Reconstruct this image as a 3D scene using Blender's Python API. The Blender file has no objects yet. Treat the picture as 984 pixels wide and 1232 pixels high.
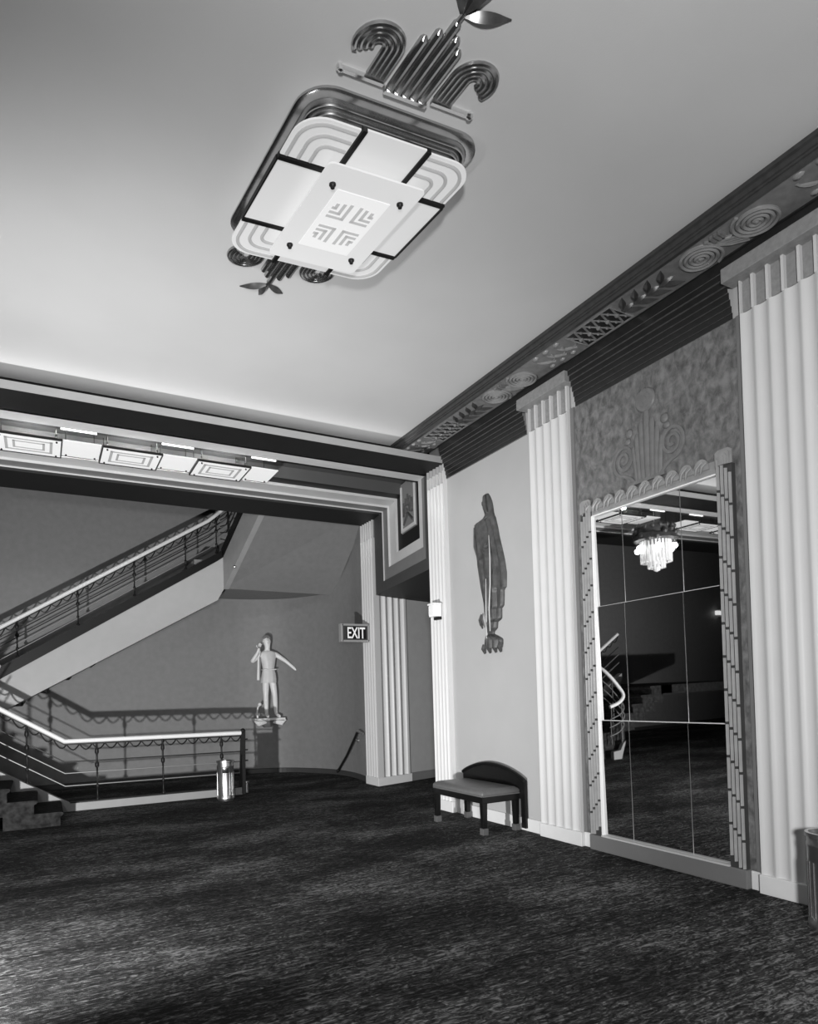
import bpy, math, random
from mathutils import Vector, Matrix
random.seed(7)
C = bpy.context.scene.collection
PI = math.pi
sin, cos = math.sin, math.cos

# ------------------------------------------------------------------ materials
def new_mat(name):
    m = bpy.data.materials.new(name); m.use_nodes = True
    nt = m.node_tree; nt.nodes.clear()
    out = nt.nodes.new('ShaderNodeOutputMaterial')
    b = nt.nodes.new('ShaderNodeBsdfPrincipled')
    nt.links.new(b.outputs[0], out.inputs[0])
    return m, nt, b
def g(v): return (v, v, v, 1)
def plain(name, v, rough=.5, metal=0, var=0.0, scale=6, bump=0, bscale=60, spec=.5, emit=0):
    m, nt, b = new_mat(name)
    b.inputs['Roughness'].default_value = rough
    b.inputs['Metallic'].default_value = metal
    b.inputs['Specular IOR Level'].default_value = spec
    tc = nt.nodes.new('ShaderNodeTexCoord')
    no = nt.nodes.new('ShaderNodeTexNoise'); no.inputs['Scale'].default_value = scale; no.inputs['Detail'].default_value = 6
    nt.links.new(tc.outputs['Object'], no.inputs['Vector'])
    cr = nt.nodes.new('ShaderNodeValToRGB')
    cr.color_ramp.elements[0].position = .3; cr.color_ramp.elements[1].position = .7
    cr.color_ramp.elements[0].color = g(max(0, v*(1-var))); cr.color_ramp.elements[1].color = g(v*(1+var))
    nt.links.new(no.outputs[0], cr.inputs[0]); nt.links.new(cr.outputs[0], b.inputs['Base Color'])
    if bump:
        n2 = nt.nodes.new('ShaderNodeTexNoise'); n2.inputs['Scale'].default_value = bscale; n2.inputs['Detail'].default_value = 4
        nt.links.new(tc.outputs['Object'], n2.inputs['Vector'])
        bp = nt.nodes.new('ShaderNodeBump'); bp.inputs['Strength'].default_value = bump; bp.inputs['Distance'].default_value = .01
        nt.links.new(n2.outputs[0], bp.inputs['Height']); nt.links.new(bp.outputs[0], b.inputs['Normal'])
    if emit:
        b.inputs['Emission Color'].default_value = g(1); b.inputs['Emission Strength'].default_value = emit
    return m

CEIL = plain('ceiling_plaster', .46, .8, var=.03, scale=1.2, bump=.05, bscale=90)
WALL = plain('wall_plaster', .39, .75, var=.03, scale=2, bump=.15, bscale=120)
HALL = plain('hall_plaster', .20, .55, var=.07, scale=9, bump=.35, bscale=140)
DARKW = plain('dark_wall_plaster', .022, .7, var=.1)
FLUTE = plain('cream_gloss_paint', .58, .36, var=.015, scale=3)
BASE = plain('cream_baseboard_paint', .66, .4, var=.03)
CAPG = plain('capital_glaze', .24, .35, var=.12, scale=30)
BRONZE = plain('dark_bronze_paint', .016, .30, metal=.0, var=.15, scale=20, spec=.5)
EDGEHL = plain('edge_highlight_line', .13, .35, metal=.3, var=.3, scale=30)  # glossy edge highlights of the reeding, painted as lighter ledge faces
FRIEZE = plain('frieze_glaze', .15, .40, var=.2, scale=14, bump=.1, spec=.6)
SCROLLM = plain('scroll_glaze', .20, .3, var=.1, scale=14, spec=.7)
RELIEF = plain('relief_bronze', .26, .28, metal=.5, var=.2, scale=18)
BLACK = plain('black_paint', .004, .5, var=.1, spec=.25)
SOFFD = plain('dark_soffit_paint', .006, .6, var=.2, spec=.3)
FASC = plain('grey_fascia_paint', .30, .4, var=.04)
LIGHTB = plain('pale_band_paint', .50, .4, var=.03)
GREYB = plain('mid_grey_band_paint', .16, .45, var=.04)
DGREY = plain('dark_grey_band_paint', .045, .5, var=.06)
CHROME = plain('polished_chrome', .75, .16, metal=1)
STEEL = plain('brushed_steel', .6, .34, metal=1, var=.05, scale=4)
DSTEEL = plain('darkened_steel', .46, .24, metal=1, var=.1, scale=8)
BARM = plain('bar_metal', .20, .45, metal=.2)
IRON = plain('dark_iron', .012, .45, metal=.2, var=.1, spec=.3)
RAILW = plain('polished_handrail', .74, .3)
STRING = plain('stringer_plaster', .40, .55, var=.03)
CURB = plain('curb_paint', .24, .5, var=.04)
FRAMEG = plain('mirror_frame_glaze', .27, .38, var=.15, scale=12)
WOODD = plain('ebonised_wood', .006, .3, var=.2, scale=15, spec=.3)
LEATHER = plain('grey_leather', .11, .42, var=.08, scale=25, bump=.1)
STATUE = plain('silvered_plaster', .80, .4, metal=.0, var=.04, scale=8)
FIGURE = plain('bronze_figure', .06, .5, metal=.15, var=.45, scale=14, bump=.2, bscale=40)
WHITEP = plain('white_enamel', .85, .3)
GLASSD = plain('frosted_glass', .38, .35, emit=.36)
GLASSP = plain('glowing_panel_glass', .36, .35, emit=.55)
TUBE = plain('lit_lamp_tube', .9, .4, emit=1.4)
LEAFM = plain('leaf_bronze', .05, .28, metal=.3, var=.3, scale=20, spec=.7)
GLASSM = plain('frosted_glass_ribs', .26, .4, emit=.17)
GLASSC = plain('frosted_glass_centre', .38, .35, emit=.42)
GLASSB = plain('frosted_glass_bright', .36, .3, emit=.58)
GLASSE = plain('etched_glass_grey', .26, .4, emit=.30)
SIGNL = plain('sign_letter_glass', .7, .4, emit=.25)
CRYST = plain('crystal_prisms', .8, .12, emit=.25)
BULB = plain('lit_bulb', .9, .4, emit=14)
JOINT = plain('mirror_joint_glint', .6, .4)  # pale backing seen in the gaps, painted for light caught by pane bevels

def marble():
    m, nt, b = new_mat('mottled_marble')
    b.inputs['Roughness'].default_value = .5
    tc = nt.nodes.new('ShaderNodeTexCoord')
    n1 = nt.nodes.new('ShaderNodeTexNoise'); n1.inputs['Scale'].default_value = 15; n1.inputs['Detail'].default_value = 9; n1.inputs['Roughness'].default_value = .62; n1.inputs['Distortion'].default_value = .35
    mp = nt.nodes.new('ShaderNodeMapping'); mp.inputs['Scale'].default_value = (1, 1, .7)
    nt.links.new(tc.outputs['Object'], mp.inputs[0]); nt.links.new(mp.outputs[0], n1.inputs['Vector'])
    cr = nt.nodes.new('ShaderNodeValToRGB')
    e = cr.color_ramp.elements; e[0].position = .34; e[0].color = g(.075); e[1].position = .66; e[1].color = g(.21)
    x = e.new(.5); x.color = g(.14)
    nt.links.new(n1.outputs[0], cr.inputs[0]); nt.links.new(cr.outputs[0], b.inputs['Base Color'])
    return m
MARBLE = marble()
def carpet():
    m, nt, b = new_mat('patterned_carpet')
    b.inputs['Roughness'].default_value = .9; b.inputs['Specular IOR Level'].default_value = .15
    tc = nt.nodes.new('ShaderNodeTexCoord')
    def noise(sc, rot, scale, det, dist=0):
        mp = nt.nodes.new('ShaderNodeMapping'); mp.inputs['Scale'].default_value = sc; mp.inputs['Rotation'].default_value = (0, 0, rot)
        n = nt.nodes.new('ShaderNodeTexNoise'); n.inputs['Scale'].default_value = scale; n.inputs['Detail'].default_value = det; n.inputs['Distortion'].default_value = dist
        nt.links.new(tc.outputs['Object'], mp.inputs[0]); nt.links.new(mp.outputs[0], n.inputs['Vector']); return n
    a = noise((.9, 7, 1), .12, 5.5, 9, .9); a.inputs['Roughness'].default_value = .74
    c = noise((.5, 1, 1), .3, 1.3, 4)
    w = noise((1, 1.9, 1), .3, 11, 6, 2.6)
    def mix(fac, A, B, t='MIX'):
        n = nt.nodes.new('ShaderNodeMix'); n.data_type = 'RGBA'; n.blend_type = t; n.inputs[0].default_value = fac
        nt.links.new(A, n.inputs[6]); nt.links.new(B, n.inputs[7]); return n.outputs[2]
    k = mix(.42, a.outputs[0], w.outputs[0]); k = mix(.25, k, c.outputs[0])
    cr = nt.nodes.new('ShaderNodeValToRGB'); e = cr.color_ramp.elements
    e[0].position = .45; e[0].color = g(.005); e[1].position = .60; e[1].color = g(.23)
    x = e.new(.52); x.color = g(.04)
    nt.links.new(k, cr.inputs[0]); nt.links.new(cr.outputs[0], b.inputs['Base Color'])
    bp = nt.nodes.new('ShaderNodeBump'); bp.inputs['Strength'].default_value = .5; bp.inputs['Distance'].default_value = .008
    f = noise((1, 1, 1), 0, 160, 3); nt.links.new(f.outputs[0], bp.inputs['Height']); nt.links.new(bp.outputs[0], b.inputs['Normal'])
    return m
CARPET = carpet()
STEPC = plain('dark_stair_carpet', .022, .9, var=.6, scale=14, bump=.3, bscale=200, spec=.1)
def mirror_mat():
    m, nt, b = new_mat('dark_silvered_mirror')
    b.inputs['Base Color'].default_value = g(.72); b.inputs['Metallic'].default_value = 1; b.inputs['Roughness'].default_value = .015
    return m
MIRROR = mirror_mat()

# ------------------------------------------------------------------ mesh builder
class MB:
    def __init__(s): s.v = []; s.f = []; s.m = []
    def add(s, vs, fs, mi=0):
        o = len(s.v); s.v += [tuple(p) for p in vs]
        for f in fs: s.f.append(tuple(o+i for i in f)); s.m.append(mi)
        return s
    def box(s, x0, y0, z0, x1, y1, z1, mi=0):
        vs = [(x, y, z) for z in (z0, z1) for y in (y0, y1) for x in (x0, x1)]
        return s.add(vs, [(0,2,3,1),(4,5,7,6),(0,1,5,4),(2,6,7,3),(0,4,6,2),(1,3,7,5)], mi)
    def quad(s, a, b, c, d, mi=0): return s.add([a, b, c, d], [(0,1,2,3)], mi)
    def prism(s, poly, vec, mi=0):
        n = len(poly); vec = Vector(vec); P = [Vector(p) for p in poly]; Q = [p+vec for p in P]
        return s.add(P+Q, [tuple(range(n))[::-1], tuple(range(n, 2*n))] + [(i, (i+1) % n, n+(i+1) % n, n+i) for i in range(n)], mi)
    def loft(s, rings, closed=True, caps=True, mi=0):
        n = len(rings[0]); vs = [p for r in rings for p in r]; fs = []
        for k in range(len(rings)-1):
            for i in range(n if closed else n-1):
                j = (i+1) % n
                fs.append((k*n+i, k*n+j, (k+1)*n+j, (k+1)*n+i))
        if caps and closed:
            fs.append(tuple(range(n))[::-1]); fs.append(tuple((len(rings)-1)*n+i for i in range(n)))
        return s.add(vs, fs, mi)
    def tube(s, pts, r, n=8, closed=False, mi=0, up=None, fl=1.0):
        P = [Vector(p) for p in pts]; K = len(P); rings = []
        rr = r if isinstance(r, (list, tuple)) else [r]*K
        prev = None
        for k in range(K):
            a = P[k-1] if (k > 0 or closed) else P[k]; b = P[(k+1) % K] if (k < K-1 or closed) else P[k]
            t = (b-a).normalized()
            if up is not None:
                u = Vector(up); u = (u-t*u.dot(t)).normalized()
            elif prev is None:
                u = Vector((0, 0, 1)) if abs(t.z) < .9 else Vector((1, 0, 0)); u = (u-t*u.dot(t)).normalized()
            else:
                u = (prev-t*prev.dot(t)).normalized()
            prev = u; w = t.cross(u)
            rings.append([P[k]+(u*cos(2*PI*i/n)*fl+w*sin(2*PI*i/n))*rr[k] for i in range(n)])
        if closed: rings.append(rings[0])
        return s.loft(rings, True, not closed, mi)
    def lathe(s, prof, c, n=24, mi=0, ax='z', caps=True):
        rings = []
        for r, h in prof:
            ring = []
            for i in range(n):
                a = 2*PI*i/n
                if ax == 'z': ring.append((c[0]+r*cos(a), c[1]+r*sin(a), c[2]+h))
                elif ax == 'y': ring.append((c[0]+r*cos(a), c[1]+h, c[2]+r*sin(a)))
                else: ring.append((c[0]+h, c[1]+r*cos(a), c[2]+r*sin(a)))
            rings.append(ring)
        return s.loft(rings, True, caps, mi)
    def ball(s, c, r, n=10, sc=(1, 1, 1), mi=0):
        rings = []
        for k in range(n//2+1):
            th = PI*k/(n//2); q = max(sin(th), .02)
            rings.append([(c[0]+r*sc[0]*q*cos(2*PI*i/n), c[1]+r*sc[1]*q*sin(2*PI*i/n), c[2]-r*sc[2]*cos(th)) for i in range(n)])
        return s.loft(rings, True, True, mi)
    def map(s, fn): s.v = [tuple(fn(*p)) for p in s.v]; return s
    def obj(s, name, mats, parent=None, smooth=False, origin=None, bevel=0, fix=True):
        if not isinstance(mats, (list, tuple)): mats = [mats]
        if parent is not None: L = Vector(parent['_o'])
        elif origin is not None: L = Vector(origin)
        else:
            xs = [p[0] for p in s.v]; ys = [p[1] for p in s.v]; zs = [p[2] for p in s.v]
            L = Vector(((min(xs)+max(xs))/2, (min(ys)+max(ys))/2, min(zs)))
        me = bpy.data.meshes.new(name)
        me.from_pydata([(p[0]-L.x, p[1]-L.y, p[2]-L.z) for p in s.v], [], s.f)
        for m in mats: me.materials.append(m)
        me.polygons.foreach_set('material_index', s.m)
        if fix:
            import bmesh
            bm = bmesh.new(); bm.from_mesh(me); bmesh.ops.recalc_face_normals(bm, faces=bm.faces); bm.to_mesh(me); bm.free()
        if smooth:
            me.polygons.foreach_set('use_smooth', [True]*len(me.polygons))
        me.update()
        o = bpy.data.objects.new(name, me); C.objects.link(o)
        if smooth and smooth != 'full':
            try: me.set_sharp_from_angle(angle=math.radians(40))
            except Exception: pass
        if bevel:
            b = o.modifiers.new('edge', 'BEVEL'); b.width = bevel; b.segments = 2; b.limit_method = 'ANGLE'
        if parent is not None:
            o.parent = parent; o['_o'] = tuple(L)
        else:
            o.location = L; o['_o'] = tuple(L)
        return o
def tag(o, label=None, cat=None, group=None, kind=None):
    if label: o['label'] = label
    if cat: o['category'] = cat
    if group: o['group'] = group
    if kind: o['kind'] = kind
    return o
def thing(name, label, cat, loc, group=None):
    o = bpy.data.objects.new(name, None); C.objects.link(o); o.location = loc; o['_o'] = tuple(loc)
    o.empty_display_size = .1
    return tag(o, label, cat, group)
def struct(o): o['kind'] = 'structure'; return o

# ------------------------------------------------------------------ the room shell
W = 4.85; ZC = 5.06; ZS = 4.71
struct(MB().box(-11, -4.5, -.1, 7.6, 15, 0).obj('floor', CARPET, origin=(0, 0, 0)))
struct(MB().box(-11, -4.5, ZC, 5.2, 8.2, ZC+.15).obj('ceiling', CEIL, origin=(0, 0, ZC)))
struct(MB().box(W, -4.5, 0, W+.25, 7.92, 5.06).obj('wall_right', WALL, origin=(W, 0, 0)))
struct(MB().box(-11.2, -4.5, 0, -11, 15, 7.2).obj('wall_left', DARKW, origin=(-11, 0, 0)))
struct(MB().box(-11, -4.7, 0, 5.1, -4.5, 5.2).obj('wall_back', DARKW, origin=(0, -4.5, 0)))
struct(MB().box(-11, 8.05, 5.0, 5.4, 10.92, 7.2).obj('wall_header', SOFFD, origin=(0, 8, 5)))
struct(MB().box(-11, 10.9, 7.2, 7.6, 15, 7.35).obj('ceiling_hall', CEIL, origin=(0, 11, 7.2)))

# curved stair hall wall
ctrl = [(5.24, 10.9), (5.29, 11.3), (5.36, 12.0), (5.27, 12.75), (4.95, 13.4), (4.52, 13.87), (3.9, 14.12), (3.2, 14.2)]
def catmull(P, n=6):
    out = []
    for i in range(len(P)-1):
        p0 = Vector(P[max(i-1, 0)]); p1 = Vector(P[i]); p2 = Vector(P[i+1]); p3 = Vector(P[min(i+2, len(P)-1)])
        for k in range(n):
            t = k/n
            out.append(.5*((2*p1)+(p2-p0)*t+(2*p0-5*p1+4*p2-p3)*t*t+(3*p1-p0-3*p2+p3)*t**3))
    out.append(Vector(P[-1])); return out
cw = catmull(ctrl)+[Vector((1, 14.2)), Vector((-11, 14.2))]
mb = MB(); n = len(cw)
ring0 = [(p.x, p.y, 0) for p in cw]+[(p.x+(.3 if i < n-2 else 0), p.y+.3, 0) for i, p in reversed(list(enumerate(cw)))]
mb.loft([ring0, [(a, b, 7.25) for a, b, c in ring0]])
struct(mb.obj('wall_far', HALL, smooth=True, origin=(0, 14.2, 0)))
mb = MB(); prof = [(0, 0), (.02, 0), (.02, .09), (0, .1)]
rings = []
for i, p in enumerate(cw):
    a = cw[max(i-1, 0)]; b = cw[min(i+1, n-1)]; t = (b-a).normalized(); nn = Vector((-t.y, t.x))
    if nn.y > 0 and abs(nn.y) > .5: nn = -nn
    if nn.x > 0 and abs(nn.x) > .5: nn = -nn
    rings.append([(p.x+nn.x*d, p.y+nn.y*d, z) for d, z in prof])
mb.loft(rings); struct(mb.obj('baseboard_far', DGREY, origin=(0, 14.2, 0)))

# side passage beyond the two corner pilasters
PBx, PBy = 5.16, 10.45
fdir = Vector((.83, .255, 0)).normalized()
fn = Vector((fdir.y, -fdir.x, 0))       # towards the viewer
def pb(s, d=0, z=0): p = Vector((PBx, PBy, 0))+fdir*s+fn*d; return (p.x, p.y, z)
struct(MB().prism([pb(.83, -.03), pb(2.7, -.03), pb(2.7, -.3), pb(.83, -.3)], (0, 0, 3.6)).obj('wall_passage', plain('passage_plaster', .34, .6, var=.04), origin=pb(1)))
struct(MB().prism([pb(.85, .0), pb(2.7, .0), pb(2.7, -.03), pb(.85, -.03)], (0, 0, .15)).obj('baseboard_passage', GREYB, origin=pb(1)))
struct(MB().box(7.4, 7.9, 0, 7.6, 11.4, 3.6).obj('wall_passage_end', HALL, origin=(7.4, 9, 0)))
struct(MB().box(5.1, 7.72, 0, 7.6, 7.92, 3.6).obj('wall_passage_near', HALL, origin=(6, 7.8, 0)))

# header: near ledge (pale fascia + black soffit), stepped trough, far soffit
YN = 7.49
mb = MB()
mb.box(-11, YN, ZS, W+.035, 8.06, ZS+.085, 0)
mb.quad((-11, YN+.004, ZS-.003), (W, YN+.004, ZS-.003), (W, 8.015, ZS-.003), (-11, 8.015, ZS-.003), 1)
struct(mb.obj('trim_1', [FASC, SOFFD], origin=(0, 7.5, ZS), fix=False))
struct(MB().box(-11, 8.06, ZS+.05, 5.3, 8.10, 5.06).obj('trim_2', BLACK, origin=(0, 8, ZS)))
def XP(y): return 4.84+.145*(y-8.03)
levels = [(8.015, 10.10, 3.366, 0.0), (8.10, 9.98, 3.538, .022), (8.239, 9.755, 3.735, .055), (8.437, 9.451, 3.918, .095), (8.608, 9.228, 4.163, .095)]
bandm = [3, 2, 1, 0]          # dgrey, grey, light, dark
riser = [1, 1, 1, 1]
mb = MB(); XL = -11
for i in range(4):
    a0, b0, c0, r = levels[i]; a1, b1, c1, r1 = levels[i+1]
    x = lambda y, q=r: XP(y)+q
    mi = bandm[i]; z = ZS+r
    nearmi = {0: 1, 1: 1, 2: 1, 3: 0}[i]
    mb.quad((XL, a0, z), (x(a0), a0, z), (x(a1), a1, z), (XL, a1, z), nearmi)
    mb.quad((XL, b1, z), (x(b1), b1, z), (x(b0), b0, z), (XL, b0, z), mi)
    mb.quad((x(a0), a0, c0), (x(a1), a1, c1), (x(a1), a1, z), (x(a0), a0, z), mi if i else 3)
    mb.quad((x(b1), b1, c1), (x(b0), b0, c0), (x(b0), b0, z), (x(b1), b1, z), mi)
    mb.quad((x(a0), a0, c0), (x(b0), b0, c0), (x(b1), b1, c1), (x(a1), a1, c1), mi)
    d = r1-r
    if d > 0:
        z1 = ZS+r1
        for (ya, yb) in ((a1, a1), (b1, b1)):
            mb.quad((XL, ya, z), (x(ya), ya, z), (x(ya)+d, ya, z1), (XL, ya, z1), riser[i])
            mb.quad((x(ya), ya, c1), (x(ya)+d, ya, c1), (x(ya)+d, ya, z1), (x(ya), ya, z), riser[i])
        mb.quad((x(a1), a1, c1), (x(b1), b1, c1), (x(b1)+d, b1, c1), (x(a1)+d, a1, c1), riser[i])
# inner coffer of the header (deeper), end of it closed by the ornate panel
a, b, c, r = levels[4]; z = ZS+r; zt = 4.98
mb.quad((XL, a, z), (XP(a)+r, a, z), (XP(a)+r, a, zt), (XL, a, zt), 4)
mb.quad((XL, b, z), (XP(b)+r, b, z), (XP(b)+r, b, zt), (XL, b, zt), 4)
mb.quad((XL, a, zt), (XP(a)+r, a, zt), (XP(b)+r, b, zt), (XL, b, zt), 4)
struct(mb.obj('trim_3', [BLACK, LIGHTB, GREYB, DGREY, plain('coffer_paint', .06, .6)], origin=(0, 9, ZS), fix=False))
# far soffit
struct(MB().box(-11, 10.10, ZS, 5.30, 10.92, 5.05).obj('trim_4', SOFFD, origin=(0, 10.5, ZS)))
# underside of the dropped end panel and its body
mb = MB()
y0, y1, zb = 8.015, 10.10, 3.366
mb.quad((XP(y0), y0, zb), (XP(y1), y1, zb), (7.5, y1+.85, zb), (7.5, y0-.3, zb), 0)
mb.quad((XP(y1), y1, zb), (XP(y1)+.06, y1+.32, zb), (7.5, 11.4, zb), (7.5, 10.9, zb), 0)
mb.quad((XP(y1), y1, zb), (XP(y1), y1, ZS), (XP(y1)+.05, y1+.32, ZS), (XP(y1)+.05, y1+.32, zb), 1)
mb.quad((XP(y0), y0, zb), (XP(y0), y0, ZS), (XP(y0), y0-.11, ZS), (XP(y0), y0-.11, zb), 1)
struct(mb.obj('trim_5', [SOFFD, DGREY], origin=(5, 9, zb), fix=False))
# ornate inner panel of the dropped end
t = thing('carved_plaque', 'tall grey carved panel set inside the nested frame at the end of the dark soffit', 'plaque', (XP(8.9)+.08, 8.92, 4.17))
a, b, c, r = levels[4]; d = .03
mb = MB()
def pp(y, z, o): return (XP(y)+r-o, y, z)
mb.prism([pp(a, c, 0), pp(b, c, 0), pp(b, 4.95, 0), pp(a, 4.95, 0)], (-.02, 0, 0))
mb.obj('board', GREYB, t)
mb = MB()
for (q0, q1) in ((a+.01, a+.05), (b-.05, b-.01)):
    mb.prism([pp(q0, c+.01, .02), pp(q1, c+.01, .02), pp(q1, 4.9, .02), pp(q0, 4.9, .02)], (-.018, 0, 0))
mb.prism([pp(a+.05, c+.01, .02), pp(b-.05, c+.01, .02), pp(b-.05, c+.06, .02), pp(a+.05, c+.06, .02)], (-.018, 0, 0))
mb.obj('border', LIGHTB, t)
mb = MB()
for k in range(5):
    y = a+.13+k*(b-a-.26)/4
    mb.tube([pp(y, c+.24+.03*(2-abs(k-2)), .025), pp(y, 4.62+.05*(2-abs(k-2)), .025)], .022, 8)
mb.tube([pp(a+.12, c+.12, .025), pp(8.918, c+.26, .03), pp(b-.12, c+.12, .025)], .022, 8)
mb.ball(pp(8.918, c+.36, .03), .04, 10)
mb.obj('relief', FIGURE, t, smooth=True)

# baseboards on the right wall (between pilasters)
for k, (ya, yb) in enumerate(((5.72, 7.30), (4.96, 5.1), (3.16, 3.26), (-4.5, 2.55))):
    struct(MB().box(W-.02, ya, 0, W, yb, .145).obj('baseboard_right', BASE, bevel=.004))

# ------------------------------------------------------------------ pilasters
P = 4.79
def flute_profile(w, nfl, depth, seg=6, fillet=.012):
    pts = []                                  # (s along face, recess)
    pw = w/nfl
    for k in range(nfl):
        s0 = k*pw
        pts.append((s0, 0)); pts.append((s0+fillet/2, 0))
        for q in range(1, seg):
            tt = q/seg; pts.append((s0+fillet/2+(pw-fillet)*tt, depth*sin(PI*tt)**.8))
        pts.append((s0+pw-fillet/2, 0))
    pts.append((w, 0)); return pts
def pilaster(label, ya, yb, nfl, xf=P, xb=W, ztop=4.74, zcap0=4.48, depth=.019, abacus=True, flank=False):
    t = thing('fluted_pilaster', label, 'pilaster', ((xf+xb)/2, (ya+yb)/2, 0), 'cream fluted pilasters')
    w = yb-ya; pr = flute_profile(w, nfl, depth)
    def ring(z): return [(xf+d, yb-s, z) for s, d in pr]+[(xb, ya, z), (xb, yb, z)]
    MB().loft([ring(.14), ring(zcap0)]).obj('shaft', FLUTE, t, smooth=True)
    MB().box(xf-.012, ya-.012, 0, xb, yb+.012, .145).obj('base', BASE, t, bevel=.006)
    # capital: sunk grey panels between pale fins
    pw = w/nfl
    mb = MB(); mb.box(xf+.035, ya+.004, zcap0, xb, yb-.004, ztop, 0)
    for k in range(nfl):
        s0 = yb-k*pw
        mb.prism([(xf+.037, s0-.010, zcap0+.012), (xf+.037, s0-pw+.03, zcap0+.012), (xf+.037, s0-pw+.03, ztop-.02), (xf+.037, s0-.010, ztop-.02)], (-.008, 0, 0), 0)
        mb.box(xf, s0-pw, zcap0, xf+.04, s0-pw+.022, ztop, 1)
    mb.box(xf, yb-.008, zcap0, xf+.04, yb, ztop, 1)
    mb.obj('capital', [CAPG, FLUTE], t)
    if abacus:
        MB().box(xf-.09, ya-.07, ztop, xb, yb+.09, ztop+.115).obj('abacus', CAPG, t, bevel=.006)
    return t
pilaster('broad cream fluted pilaster at the right edge of the picture, right of the mirror', 2.56, 3.15, 5)
pilaster('cream fluted pilaster between the bench and the tall mirror', 5.08, 5.70, 5)
pA = pilaster('cream fluted pilaster behind the bench, carrying the near end of the soffit', YN+.005, 7.92, 5, zcap0=4.455, ztop=4.61, abacus=False)
prA = flute_profile(.425, 5, .026)
MB().loft([[(P+d, 7.92-s, z) for s, d in prA]+[(W+.03, YN+.005, z), (W+.03, 7.92, z)] for z in (4.61, ZS)]).obj('neck', FASC, pA, smooth=True)  # neck painted greyer than the shaft for the shade under the soffit
# the plain return of that pilaster, facing the room
MB().box(P+.002, YN, .146, W+.03, YN+.006, ZS).obj('side_strip', FLUTE, pA)
# far corner pilaster: narrow flutes on one face, wide flutes on the other
t = thing('fluted_pilaster', 'cream corner pilaster beside the exit sign, with wide flutes on its front', 'pilaster', (PBx+.3, PBy+.2, 0), 'cream fluted pilasters')
pr1 = flute_profile(.50, 5, .02)
pr2 = flute_profile(.64, 4, .045, fillet=.02)
def ringB(z):
    r = [(PBx+d, PBy+.50-s, z) for s, d in pr1]           # side face, far to near
    r += [pb(.12+s, -d, z) for s, d in pr2]                # front face
    r += [pb(.80, 0, z), pb(.80, -.4, z), (PBx+.4, PBy+.50, z)]
    return r
MB().loft([ringB(.14), ringB(4.40)]).obj('shaft', FLUTE, t, smooth=True)
b0 = [(PBx-.012, PBy+.51, 0), (PBx-.012, PBy-.016, 0), pb(.84, .014), pb(.84, -.3), (PBx+.4, PBy+.51, 0)]
MB().prism(b0, (0, 0, .145)).obj('base', BASE, t, bevel=.006)
mb = MB(); mb.prism([(PBx+.03, PBy+.495, 4.40), (PBx+.03, PBy+.005, 4.40), pb(.8, -.03, 4.40), (PBx+.4, PBy+.495, 4.40)], (0, 0, ZS-4.40), 0)
for k in range(6):
    y = PBy+.5-k*.094
    mb.box(PBx, y-.02, 4.40, PBx+.035, y, ZS, 1)
mb.prism([pb(.0, 0, 4.40), pb(.2, 0, 4.40), pb(.2, -.04, 4.40), pb(.02, -.04, 4.40)], (0, 0, ZS-4.40), 1)
mb.obj('capital', [CAPG, FLUTE], t)

# ------------------------------------------------------------------ ornate cornice of the right wall
t = thing('ceiling_cornice', 'dark ornate cornice with scroll and lattice reliefs running along the right wall under the ceiling', 'cornice', (4.6, 3.2, 4.5))
ZF = 4.94; YE = 8.03
prof = [(4.29, 5.06), (4.29, 5.03), (4.305, 5.02), (4.305, 4.985), (4.315, 4.98), (4.315, 4.965), (4.325, 4.96), (4.325, ZF-.012), (4.355, ZF-.012), (4.36, ZF)]
mb = MB(); R = lambda y: [(x, y, z) for x, z in prof]+[(4.36, y, 5.06)]
mb.loft([R(-4.5), R(YE)]); mb.obj('fascia', plain('fascia_bronze', .034, .32, var=.2, scale=20), t)
MB().box(4.36, -4.5, ZF, 4.74, YE, ZF+.05).obj('frieze_panel', FRIEZE, t)
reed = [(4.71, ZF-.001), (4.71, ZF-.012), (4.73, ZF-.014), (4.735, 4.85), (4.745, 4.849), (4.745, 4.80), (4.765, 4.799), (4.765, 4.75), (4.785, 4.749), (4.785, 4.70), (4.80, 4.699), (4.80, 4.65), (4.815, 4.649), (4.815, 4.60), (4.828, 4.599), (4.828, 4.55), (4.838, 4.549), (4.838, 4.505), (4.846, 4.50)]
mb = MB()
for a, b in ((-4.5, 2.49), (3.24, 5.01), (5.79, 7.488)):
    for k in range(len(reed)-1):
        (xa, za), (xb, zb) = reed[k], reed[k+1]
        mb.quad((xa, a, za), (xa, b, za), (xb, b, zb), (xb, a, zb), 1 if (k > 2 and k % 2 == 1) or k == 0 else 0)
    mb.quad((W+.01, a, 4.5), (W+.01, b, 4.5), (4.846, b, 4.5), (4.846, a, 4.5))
mb.obj('reeded_moulding', [BRONZE, EDGEHL], t, fix=False)
R2 = [(4.71, ZF-.001), (4.71, ZF-.012), (4.73, ZF-.014), (4.735, 4.86)]
mb = MB()
for a, b in ((2.49, 3.24), (5.01, 5.79)):
    mb.loft([[(x, y, z) for x, z in R2]+[(W, y, 4.86), (W, y, ZF)] for y in (a, b)])
mb.obj('moulding_block', BRONZE, t)
def spiral(cx, cy, R0, turns, a0, sgn, z, stretch=1.0):
    pts = []
    N = int(turns*26)
    for i in range(N+1):
        u = i/N; rr = R0*(1-.93*u); a = a0+sgn*2*PI*turns*u
        pts.append((cx+rr*cos(a), cy+rr*sin(a)*stretch, z))
    return pts
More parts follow.
